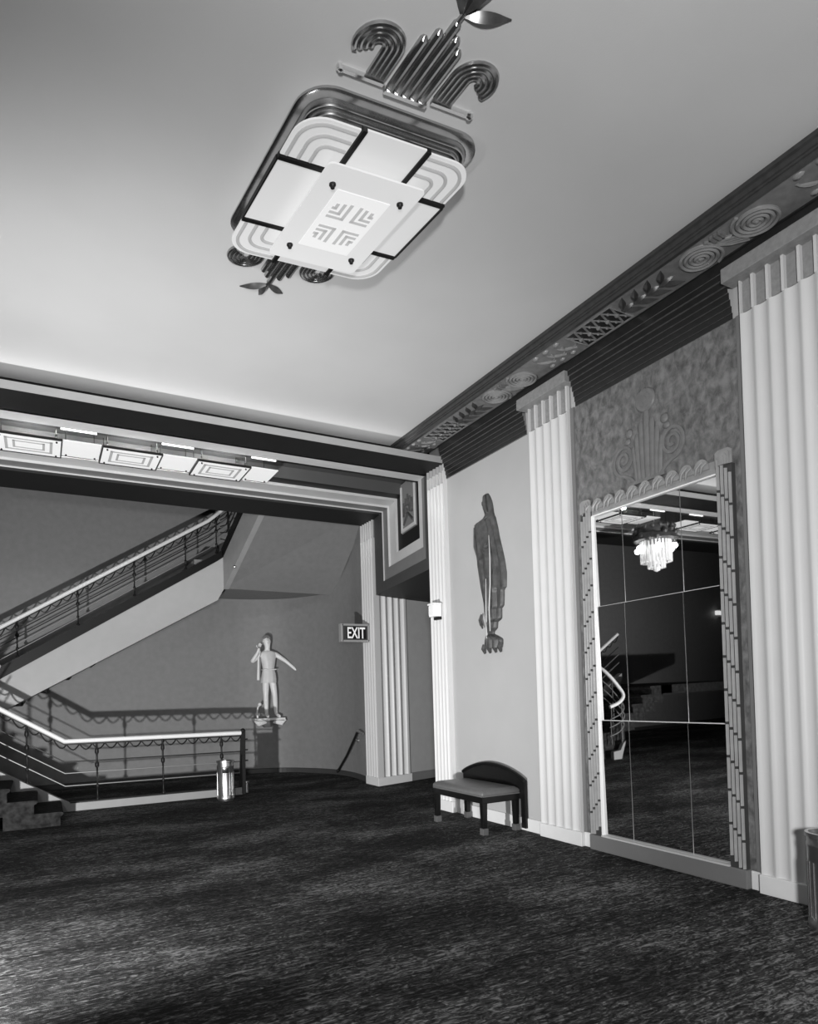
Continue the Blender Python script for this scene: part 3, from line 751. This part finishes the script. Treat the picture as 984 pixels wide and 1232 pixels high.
# lower flight: carpeted steps rising to the left
t = thing('lower_stair', 'carpeted lower steps rising out of the picture at the left', 'staircase', (-1, 10.6, 0))
NS = 8; run = .30; rise = .18
for k in range(NS):
    x1 = .20-k*run; x0 = x1-run-.05
    mb = MB(); z1 = (k+1)*rise
    ring = []
    for (dx, z) in ((0, k*rise), (0, z1-.06), (.03, z1-.045), (.04, z1-.02), (.025, z1-.004), (-.02, z1), (x0-x1-.3, z1), (x0-x1-.3, k*rise)):
        ring.append((x1+dx, z))
    mb.loft([[(x, 9.95, z) for x, z in ring], [(x, 11.12, z) for x, z in ring]]); mb.obj('step', STEPC, t, smooth=True)
ZL = NS*rise
MB().box(-5.2, 9.95, ZL-.2, .20-NS*run, 14.2, ZL+.0).obj('landing', STEPC, t)
yr = 11.2
mb = MB()
cz = lambda x: .12 if x > .36 else .12+(.36-x)*.615
def cur(x, o): return (x, yr+o, cz(x))
pr = [(2.93, 0), (2.93, .12), (.36, .12), (-2.3, .12+2.66*.615), (-2.3, -.05+2.66*.615), (.10, 0)]
mb.prism([(x, yr-.07, z) for x, z in pr], (0, .14, 0)); mb.obj('curb', CURB, t, bevel=.006)
MB().box(.36, yr-.055, .12, 2.93, yr+.055, .135).obj('curb_cap', BLACK, t)

def railing(label, path, posts, bars, y, drop, extra=None, base=None):
    """path: list of (x,z) of the handrail centre, bars: list of drops below it"""
    t = thing('stair_railing', label, 'railing', (path[len(path)//2][0], y, 0), 'wrought iron stair railings')
    def at(x):
        for i in range(len(path)-1):
            if path[i][0] <= x <= path[i+1][0]:
                u = (x-path[i][0])/(path[i+1][0]-path[i][0]); return (x, y, path[i][1]+(path[i+1][1]-path[i][1])*u)
        return (path[-1][0], y, path[-1][1])
    mb = MB(); mb.tube([(x, y, z) for x, z in path], .036, 10); mb.obj('handrail', RAILW, t, smooth=True)
    for d in bars:
        mb = MB(); mb.tube([(x, y, z-d) for x, z in path], .009, 6); mb.obj('bar', IRON if d < .40 else BARM, t, smooth=True)
    mb = MB(); mb.tube([(x, y, z-.045) for x, z in path], .012, 6)
    zigzag(mb, at, path[0][0], path[-1][0], .17, .085, .011); mb.obj('scalloped_lace', IRON, t, smooth=True)
    for px, bz in posts:
        p = at(px); top = p[2]-.03
        mb = MB(); mb.lathe([(.016, 0), (.03, .005), (.03, .02), (.014, .04), (.012, .2*(top-bz)), (.022, .22*(top-bz)), (.022, .26*(top-bz)), (.012, .28*(top-bz)), (.014, .55*(top-bz)), (.030, .58*(top-bz)), (.030, .63*(top-bz)), (.014, .66*(top-bz)), (.014, .78*(top-bz)), (.03, .82*(top-bz)), (.026, .88*(top-bz)), (.016, .9*(top-bz)), (.016, top-bz)], (px, y, bz), 10)
        mb.obj('post', IRON, t, smooth=True)
    return t, at
lt, lat = railing('lower iron stair railing with pale handrail, ending beside the ash urn', [(-2.3, 2.68), (.30, 1.045), (2.95, 1.03)], [(-1.1, 1.02), (-.19, .46), (.735, .135), (1.69, .135), (2.62, .135)], [.31, .48, .67], yr, .1)
mb = MB()
mb.prism([(2.90, yr-.03, .0), (3.00, yr-.03, .0), (3.02, yr-.03, 1.06), (2.95, yr-.03, 1.06)], (0, .06, 0))
mb.ball((2.985, yr, 1.065), .045, 10)
for z in (.92, .74, .56): mb.tube([(2.98, yr, z), (3.06, yr, z)], .012, 6)
lt_n = mb.obj('newel', IRON, lt)
mb = MB(); mb.lathe([(.03, 0), (.03, .16), (.04, .17), (.04, .19)], (3.06, yr+.12, 0), 12); mb.obj('foot_stub', STEEL, lt, smooth=True)

# upper flight behind: stringer, steps, landing and the flight that turns towards the room
yu = 12.85
t = thing('upper_stair', 'pale upper stair flight climbing to the right along the hall wall', 'staircase', (1, 13.4, 1.44))
bot = lambda x: 1.696+.564*(x+.233); top = lambda x: 2.447+.613*x
mb = MB()
xs0 = -2.2
ring = [(xs0, bot(xs0)), (3.0, bot(3.0)), (3.13, 3.75), (3.13, 4.40), (3.0, top(3.0)), (xs0, top(xs0))]
mb.prism([(x, yu, z) for x, z in ring], (0, .1, 0)); mb.obj('stringer', STRING, t, smooth=True)
mb = MB(); ring = [(xs0, top(xs0)-.05), (3.0, top(3.0)-.02), (3.14, top(3.05)+.05), (3.14, top(3.05)+.20), (3.0, top(3.0)+.13), (xs0, top(xs0)+.18)]
mb.prism([(x, yu-.035, z) for x, z in ring], (0, .15, 0)); mb.obj('curb', BLACK, t)
for k in range(13):
    x0 = -1.9+k*.385; z = 1.45+k*.236*.75
    z1 = top(x0)-.1
    mb = MB(); mb.box(x0, yu+.1, z1-.3, x0+.45, 14.2, z1); mb.obj('step', STEPC, t)
mb = MB(); mb.quad((xs0, yu+.1, bot(xs0)), (3.0, yu+.1, bot(3.0)), (3.0, 14.2, bot(3.0)), (xs0, 14.2, bot(xs0))); mb.obj('soffit', STRING, t)
# landing
mb = MB()
lp = [(3.14, 12.95), (3.14, 12.86), (5.31, 12.72)]+[(p.x, p.y) for p in cw if 12.73 < p.y and p.x > 3.25]+[(2.9, 14.19), (2.6, 14.19), (2.6, 12.96)]
mb.prism([(a, b, 3.75) for a, b in lp], (0, 0, .55)); mb.obj('landing', HALL, t)
# turning flight
A0, A1 = Vector((3.12, 12.85, 3.75)), Vector((3.40, 10.93, 4.99)); B0, B1 = Vector((5.34, 12.72, 3.71)), Vector((5.34, 10.93, 5.03))
up = Vector((0, 0, .62))
mb = MB(); mb.quad(A0, A1, B1, B0, 0); mb.obj('turning_soffit', plain('turning_soffit_plaster', .20, .6, var=.06, scale=9), t, fix=False)
mb = MB(); mb.loft([[A0+Vector((.0, 0, -.01)), A1+Vector((0, 0, -.01)), A1+up, A0+up], [A0+Vector((.1, 0, -.01)), A1+Vector((.1, 0, -.01)), A1+up+Vector((.1, 0, 0)), A0+up+Vector((.1, 0, 0))]]); mb.obj('turning_stringer', plain('turning_stringer_plaster', .30, .6, var=.05), t, fix=False)
mb = MB(); mb.loft([[A0+up+Vector((-.03, 0, -.02)), A1+up+Vector((-.03, 0, -.02)), A1+up+Vector((-.03, 0, .15)), A0+up+Vector((-.03, 0, .15))], [A0+up+Vector((.12, 0, -.02)), A1+up+Vector((.12, 0, -.02)), A1+up+Vector((.12, 0, .15)), A0+up+Vector((.12, 0, .15))]]); mb.obj('turning_curb', BLACK, t)
mb = MB(); mb.ball((3.20, 12.3, 4.08), .03, 8); mb.obj('knob', CHROME, t, smooth=True)
slope = .621
ut, uat = railing('upper iron stair railing with pale handrail climbing to the right', [(-2.2, 2.905-slope*1.629), (2.849, 5.03), (3.08, 5.23)], [(-1.0, top(-1.0)+.17), (-.33, top(-.33)+.17), (.59, top(.59)+.16), (1.516, top(1.516)+.15), (2.42, top(2.42)+.14), (3.0, top(3.0)+.14)], [.20, .31, .42, .53], yu, .1)
# return of the upper railing on the turning flight
mb = MB(); q0 = Vector((3.08, yu, 5.23)); q1 = A0+up+Vector((.05, -.1, .95)); q2 = A1+up+Vector((.05, 0, .95))
mb.tube([q0, Vector((3.14, yu-.06, 5.29)), q1, q2], .036, 10); mb.obj('turned_handrail', RAILW, ut, smooth=True)
for d in (.2, .35, .5, .65):
    mb = MB(); mb.tube([q0-Vector((0, 0, d*.8)), q1-Vector((0, 0, d)), q2-Vector((0, 0, d))], .011, 6); mb.obj('bar', IRON, ut, smooth=True)
for u in (.05, .3, .6, .9):
    p = q1+(q2-q1)*u; mb = MB(); mb.tube([p, p-Vector((0, 0, .82))], .016, 8); mb.obj('post', IRON, ut, smooth=True)

# ------------------------------------------------------------------ ceiling lamp (slightly askew on the ceiling)
FC = (1.82, 4.0)
def sk(u, v, z): return (FC[0]+u-.088*v, FC[1]+v-.09*u, z)
t = thing('ceiling_light', 'large rectangular ceiling lamp of stepped metal and layered frosted glass plates', 'ceiling lamp', (FC[0], FC[1], 4.75))
def rrect(hu, hv, r, z, n=8):
    pts = []
    for cx, cy, a0 in ((hu-r, hv-r, 0), (-hu+r, hv-r, PI/2), (-hu+r, -hv+r, PI), (hu-r, -hv+r, 1.5*PI)):
        for i in range(n+1):
            a = a0+PI/2*i/n; pts.append((cx+r*cos(a), cy+r*sin(a), z))
    return pts
mb = MB(); rings = []
pf = [(0, ZC), (0, 5.045), (.012, 5.035), (.05, 5.03)]
for k in range(4):
    d = .05+.032*k; z = 5.022-.022*k; pf += [(d+.001, z+.006), (d+.005, z-.012), (d+.012, z-.024), (d+.020, z-.024), (d+.027, z-.012), (d+.032, z+.004)]
pf += [(.185, 4.94), (.19, 4.99)]
def skf(u, v, z): return sk(u+.055, v+.06, z)
for d, z in pf: rings.append(rrect(.575-d, .725-d, max(.19-d*.75, .03), z))
mb.loft(rings, True, False).map(skf); mb.obj('frame', DSTEEL, t, smooth=True)
mb = MB(); mb.loft([rrect(.40, .55, .06, 4.985), rrect(.40, .55, .06, 5.0)]).map(skf); mb.obj('back_plate', WHITEP, t)
# outer plates
def skg(u, v, z): return sk(u*.955, v*.965, z)
ZP = 4.85; th = .012
for nm, (u0, v0, u1, v1) in (('left', (-.575, -.30, -.215, .30)), ('right', (.215, -.30, .575, .30)), ('near', (-.195, -.70, .205, -.32)), ('far', (-.195, .32, .205, .68))):
    mb = MB(); mb.box(u0, v0, ZP, u1, v1, ZP+th).map(skg); mb.obj('side_plate', GLASSD, t, bevel=.002)
for su in (-1, 1):
    for sv in (-1, 1):
        u0, v0, u1, v1 = .225, .335, .575, .685; r = .17
        pts = [(u0, v0), (u1, v0)]+[(u1-r+r*cos(a), v1-r+r*sin(a)) for a in [PI/2*i/8 for i in range(9)]]+[(u0, v1)]
        mb = MB(); mb.prism([(su*a, sv*b, ZP) for a, b in pts], (0, 0, th)).map(skg)
        o = mb.obj('corner_plate', GLASSD, t)
        mb = MB()
        for k in range(3):
            d = .035+.075*k; rr = max(r-d*.6, .03)
            path = [(u1-d, v0+.01)]+[(u1-d-rr+rr*cos(a), v1-d-rr+rr*sin(a)) for a in [PI/2*i/8 for i in range(9)]]+[(u0+.01, v1-d)]
            mb.tube([(su*a, sv*b, ZP-.001) for a, b in path], .013, 6, up=(0, 0, 1), fl=.8)
        mb.map(skg); mb.obj('rib', GLASSM, o, smooth=True)
for (u0, v0, u1, v1) in ((-.222, -.70, -.192, -.30), (.202, -.70, .232, -.30), (-.222, .30, -.192, .70), (.202, .30, .232, .70), (-.58, -.328, -.21, -.298), (-.58, .298, -.21, .328), (.21, -.328, .58, -.298), (.21, .298, .58, .328), (.575, -.30, .585, .30), (-.585, -.30, -.575, .30)):
    mb = MB(); mb.box(u0, v0, ZP-.012, u1, v1, ZP+.02).map(skg); mb.obj('bar', BLACK, t)
# centre plate, etched
ZM = 4.765
mb = MB(); mb.loft([rrect(.315, .475, .035, ZM), rrect(.315, .475, .035, ZM+.012)]).map(sk); cp = mb.obj('centre_plate', GLASSC, t)
mb = MB(); mb.box(-.175, -.29, ZM-.004, .175, .29, ZM).map(sk); mb.obj('etched_field', GLASSB, cp)
mb = MB()
for su in (-1, 1):
    for sv in (-1, 1):
        for k in range(3):
            a = .022+.042*k
            mb.box(su*a, sv*a, ZM-.007, su*(a+.018), sv*.225, ZM-.003) if 0 else None
            lo, hi = a, a+.021
            vlen = .20 - .01*k; ulen = .14
            x0, x1 = sorted((su*lo, su*hi)); y0, y1 = sorted((sv*(a+.02), sv*vlen)); mb.box(x0, y0, ZM-.008, x1, y1, ZM-.003)
            x0, x1 = sorted((su*lo, su*ulen)); y0, y1 = sorted((sv*(a+.02), sv*(a+.041))); mb.box(x0, y0, ZM-.008, x1, y1, ZM-.003)
mb.map(sk); mb.obj('etched_chevrons', GLASSE, cp)
for su in (-1, 1):
    for sv in (-1, 1):
        mb = MB(); mb.lathe([(.004, ZM-.035), (.012, ZM-.03), (.014, ZM-.018), (.02, ZM-.012), (.02, ZM-.001), (.008, ZM), (.008, ZP+.1)], (su*.225, sv*.32, 0), 12).map(sk); mb.obj('screw', IRON, t, smooth=True)

# plaster-metal ornaments at both ends of the lamp
def ornament(sv, label, leaves):
    t = thing('ceiling_ornament', label, 'ceiling ornament', sk(0, sv*.95, 5.0), 'ornaments at the ends of the ceiling lamp')
    Z = ZC-.008
    for su in (-1, 1):
        mb = MB(); cx, cv = .285, .985
        for k, r in enumerate((.122, .093, .064, .036)):
            pts = [(cx-r, .815), (cx-r, .90)]+[(cx-r*cos(a), cv+r*sin(a)) for a in [PI*1.18*i/16 for i in range(17)]]
            if k == 0: pts += [(cx+r*.78, cv-.06)]
            mb.tube([(su*a, sv*b, Z) for a, b in pts], .0165, 8)
        mb.map(sk); mb.obj('scroll', DSTEEL, t, smooth=True)
        mb = MB(); mb.box(su*.15 if su > 0 else -.42, sv*.79-.010, Z-.02, su*.42 if su > 0 else -.15, sv*.79+.010, ZC).map(sk)
        mb.ball(sk(su*.40, sv*.79, Z-.01), .022, 8); mb.obj('foot_bar', CHROME, t, smooth=True)
    mb = MB()
    for k, top in enumerate((1.11, 1.17, 1.25, 1.17, 1.11)):
        u = (k-2)*.05; mb.tube([(u, sv*.775, Z), (u, sv*top, Z), (u, sv*(top+.015), Z+.006)], [.024, .024, .01], 8)
    mb.map(sk); mb.obj('reeds', DSTEEL, t, smooth=True)
    mb = MB(); mb.box(-.13, sv*.765-.012, Z-.03, .13, sv*.765+.012, ZC).map(sk); mb.obj('foot_bar', CHROME, t)
    mb = MB(); mb.tube([(0, sv*1.2, Z), (0, sv*1.31, Z)], .014, 8).map(sk); mb.obj('stem', DSTEEL, t, smooth=True)
    for (du, dv, w) in leaves:
        mb = MB(); leaf(mb, (0, sv*1.29), (du, sv*(1.29+dv)), w, Z, .03); mb.map(sk)
        mb2 = mb.obj('leaf', LEAFM, t, smooth=True)
ornament(-1, 'metal scroll and leaf ornament on the ceiling at the near end of the lamp', ((-.13, .30, .055), (.07, .32, .05), (.23, .08, .035)))
ornament(1, 'metal scroll and leaf ornament on the ceiling at the far end of the lamp', ((-.19, .11, .03), (-.01, .17, .035), (.16, .08, .03)))

# ------------------------------------------------------------------ glass panels hung in the header coffer
order = ['', 'second ', 'third ', 'fourth ', 'fifth ', 'sixth ', 'seventh ', 'eighth ', 'ninth ', 'tenth ']
pan = []; xr = 2.87; k = 0
seq = [(2.50, 2.87, 0)]
x = 2.49
while x > -3.2:
    seq.append((x-.69, x, 1)); seq.append((x-1.11, x-.69, 0)); x -= 1.11
nf = npl = 0
for x0, x1, fr in seq:
    if x0 < -.99 < x1: continue          # the chandelier stem hangs here
    if fr:
        nm = order[nf]; nf += 1
        lab = 'etched glass light panel with nested rectangles, %sfrom the right end of the soffit row' % (nm if nm else 'first ')
    else:
        nm = order[npl]; npl += 1
        lab = 'plain glowing glass light panel, %sfrom the right end of the soffit row' % (nm if nm else 'first ')
    zz = 4.665 if fr else 4.685
    t = thing('light_panel', lab, 'light panel', ((x0+x1)/2, 8.9, zz), 'glass light panels in the soffit')
    y0, y1 = 8.60, 9.19
    if fr:
        MB().box(x0+.012, y0, zz, x1-.012, y1, zz+.01).obj('glass', GLASSP, t)
        mb = MB()
        for (d, w) in ((.10, .03), (.18, .025)):
            for (a, b, c, e) in ((x0+d, y0+d, x1-d, y0+d+w), (x0+d, y1-d-w, x1-d, y1-d), (x0+d, y0+d, x0+d+w, y1-d), (x1-d-w, y0+d, x1-d, y1-d)):
                mb.box(a, b, zz-.006, c, e, zz)
        mb.obj('etched_border', GLASSM, t)
        mb = MB()
        for (a, b, c, e) in ((x0, y0-.006, x0+.014, y1+.006), (x1-.014, y0-.006, x1, y1+.006), (x0, y1, x1, y1+.012), (x0, y0-.010, x1, y0)):
            mb.box(a, b, zz-.008, c, e, zz+.02)
        mb.obj('edge_frame', IRON, t)
        for x in (x0+.06, x1-.06):
            for y in (y0+.05, y1-.05): mb = MB(); mb.tube([(x, y, zz-.012), (x, y, 4.97)], .006, 6); mb.ball((x, y, zz-.012), .012, 8); mb.ball((x, y, zz+.07), .014, 8); mb.obj('hanger', IRON, t, smooth=True)
    else:
        MB().box(x0+.004, y0+.02, zz, x1-.004, y1-.03, zz+.01).obj('glass', GLASSP, t)
        mb = MB(); mb.tube([(x0-.02, 8.545, 4.79), (x1-.06, 8.545, 4.79)], .013, 8); mb.obj('lamp_tube', TUBE, t, smooth=True)
        mb = MB(); mb.box(x0+.004, y1-.03, zz-.004, x1-.004, y1-.02, zz+.014); mb.obj('edge_frame', IRON, t)
        for x in (x0+.05, x1-.05): mb = MB(); mb.tube([(x, y1-.08, zz), (x, y1-.08, 4.97)], .006, 6); mb.ball((x, y1-.08, zz-.006), .012, 8); mb.obj('hanger', IRON, t, smooth=True)

# ------------------------------------------------------------------ things seen only in the mirror
cx, cy, cz0 = -.99, 8.9, 3.72
t = thing('chandelier', 'crystal chandelier with lit bulbs, seen as a reflection in the mirror', 'chandelier', (cx, cy, cz0))
mb = MB(); mb.tube([(cx, cy, cz0+.9), (cx, cy, 4.98)], .02, 8); mb.obj('stem', IRON, t)
mb = MB(); mb.lathe([(.12, .93), (.33, .91), (.38, .84), (.36, .72), (.41, .66), (.41, .60), (.3, .58)], (cx, cy, cz0), 24)
for k in range(16):
    a = 2*PI*k/16; mb.ball((cx+.38*cos(a), cy+.38*sin(a), cz0+.68+.08*sin(3*a)), .06, 8); mb.ball((cx+.35*cos(a+.2), cy+.35*sin(a+.2), cz0+.84), .05, 8)
mb.obj('crown', FIGURE, t, smooth=True)
for k in range(6):
    a = 2*PI*k/6+.2; mb = MB(); mb.ball((cx+.37*cos(a), cy+.37*sin(a), cz0+.44), .055, 10); mb.obj('bulb', BULB, t, smooth=True)
for k in range(26):
    a = 2*PI*k/26; mb = MB(); mb.tube([(cx+.28*cos(a), cy+.28*sin(a), cz0+.62), (cx+.28*cos(a), cy+.28*sin(a), cz0+.16)], .020, 6); mb.obj('prism', CRYST, t, smooth=True)
for k in range(14):
    a = 2*PI*k/14; mb = MB(); mb.tube([(cx+.15*cos(a), cy+.15*sin(a), cz0+.5), (cx+.15*cos(a), cy+.15*sin(a), cz0+.05)], .02, 6); mb.obj('prism', CRYST, t, smooth=True)
mb = MB(); mb.ball((cx, cy, cz0+.06), .08, 8); mb.obj('finial', CRYST, t, smooth=True)

t = thing('curved_railing', 'curling pale stair handrail seen low at the left edge of the mirror', 'railing', (-.7, 9.85, 0))
hp = [(-.50, 10.6, 2.15), (-.60, 10.3, 1.98), (-.71, 10.05, 1.76), (-.88, 9.90, 1.45), (-.90, 9.82, 1.28), (-.74, 9.80, 1.15), (-.52, 9.84, 1.07)]
hp = [tuple(p) for p in catmull(hp, 6)]
mb = MB(); mb.tube(hp, .035, 8); mb.obj('handrail', RAILW, t, smooth=True)
for d in (.25, .42, .6):
    mb = MB(); mb.tube([(a, b, c-d) for a, b, c in hp[6:]], .010, 6); mb.obj('bar', BARM, t, smooth=True)
for i in (14, 20, 28, 35):
    a, b, c = hp[i]; mb = MB(); mb.tube([(a, b, c), (a, b, .3)], .014, 8); mb.obj('post', IRON, t, smooth=True)
mb = MB(); mb.prism([(-.5, 9.75, .0), (-.72, 9.75, 0), (-.86, 9.75, .36), (-.78, 9.75, .30), (-.70, 9.75, .18), (-.5, 9.75, .16)], (0, .08, 0)); mb.obj('curb', CURB, t)

t = thing('wall_light', 'small bright wall light seen as a reflection at the right edge of the mirror', 'wall light', (-10.2, 14.15, 3.5))
MB().box(-10.75, 14.05, 3.52, -9.95, 14.12, 3.66).obj('shade', plain('lit_shade', .8, .4, emit=.9), t, bevel=.01)
MB().box(-10.4, 14.1, 3.46, -10.2, 14.195, 3.72).obj('back_plate', STEEL, t)

# ------------------------------------------------------------------ lights
def spot(name, loc, aim, energy, angle, blend, size):
    l = bpy.data.lights.new(name, 'SPOT'); l.energy = energy; l.spot_size = math.radians(angle); l.spot_blend = blend; l.shadow_soft_size = size
    o = bpy.data.objects.new(name, l); C.objects.link(o); o.location = loc
    o.rotation_euler = (Vector(aim)-Vector(loc)).to_track_quat('-Z', 'Y').to_euler(); return o
spot('floor_flood', (-1.05, 3.6, .14), (2.3, 11.5, 2.9), 2700, 138, 1.0, .06)
spot('camera_flood', (-.7, -1.4, 1.9), (4.5, 3.2, 3.3), 1800, 120, 1.0, .2)
def point(name, loc, e, size=.2):
    l = bpy.data.lights.new(name, 'POINT'); l.energy = e; l.shadow_soft_size = size
    o = bpy.data.objects.new(name, l); C.objects.link(o); o.location = loc
for x in (-.05, 1.12, 2.2): point('coffer_lamp', (x, 8.80, 4.86), 30, .04)
l = bpy.data.lights.new('ledge_fill', 'AREA'); l.shape = 'RECTANGLE'; l.size = 10; l.size_y = .25; l.energy = 10  # added unseen fill on the ledge, lifts its shadow from the ceiling
o = bpy.data.objects.new('ledge_fill', l); C.objects.link(o); o.location = (-.6, 7.72, ZS+.10); o.rotation_euler = (PI, 0, 0)
w = bpy.data.worlds.new('world'); bpy.context.scene.world = w; w.use_nodes = True
w.node_tree.nodes['Background'].inputs[0].default_value = g(.5); w.node_tree.nodes['Background'].inputs[1].default_value = .02

# ------------------------------------------------------------------ camera
f, yaw, pitch, roll, px, py = 795.3345, .5096, .0188, -.0291, 493.13, 820.46
cam = bpy.data.cameras.new('camera'); co = bpy.data.objects.new('camera', cam); C.objects.link(co)
fw = Vector((sin(yaw)*cos(pitch), cos(yaw)*cos(pitch), sin(pitch))); r0 = Vector((cos(yaw), -sin(yaw), 0)); u0 = r0.cross(fw)
r = r0*cos(roll)+u0*sin(roll); u = -r0*sin(roll)+u0*cos(roll)
M = Matrix((r, u, -fw)).transposed().to_4x4(); M.translation = Vector((0, 0, 1.6)); co.matrix_world = M
cam.sensor_fit = 'VERTICAL'; cam.sensor_height = 36; cam.lens = f/1232*36
cam.shift_x = (492-px)/1232; cam.shift_y = (py-616)/1232
cam.clip_start = .05; cam.clip_end = 100
sc = bpy.context.scene; sc.camera = co
sc.view_settings.view_transform = 'Standard'; sc.view_settings.look = 'None'; sc.view_settings.gamma = 1; sc.view_settings.use_curve_mapping = False
sc.view_settings.exposure = 0
sc.cycles.use_denoising = True; sc.cycles.max_bounces = 8
for o in bpy.data.objects:
    if '_o' in o: del o['_o']
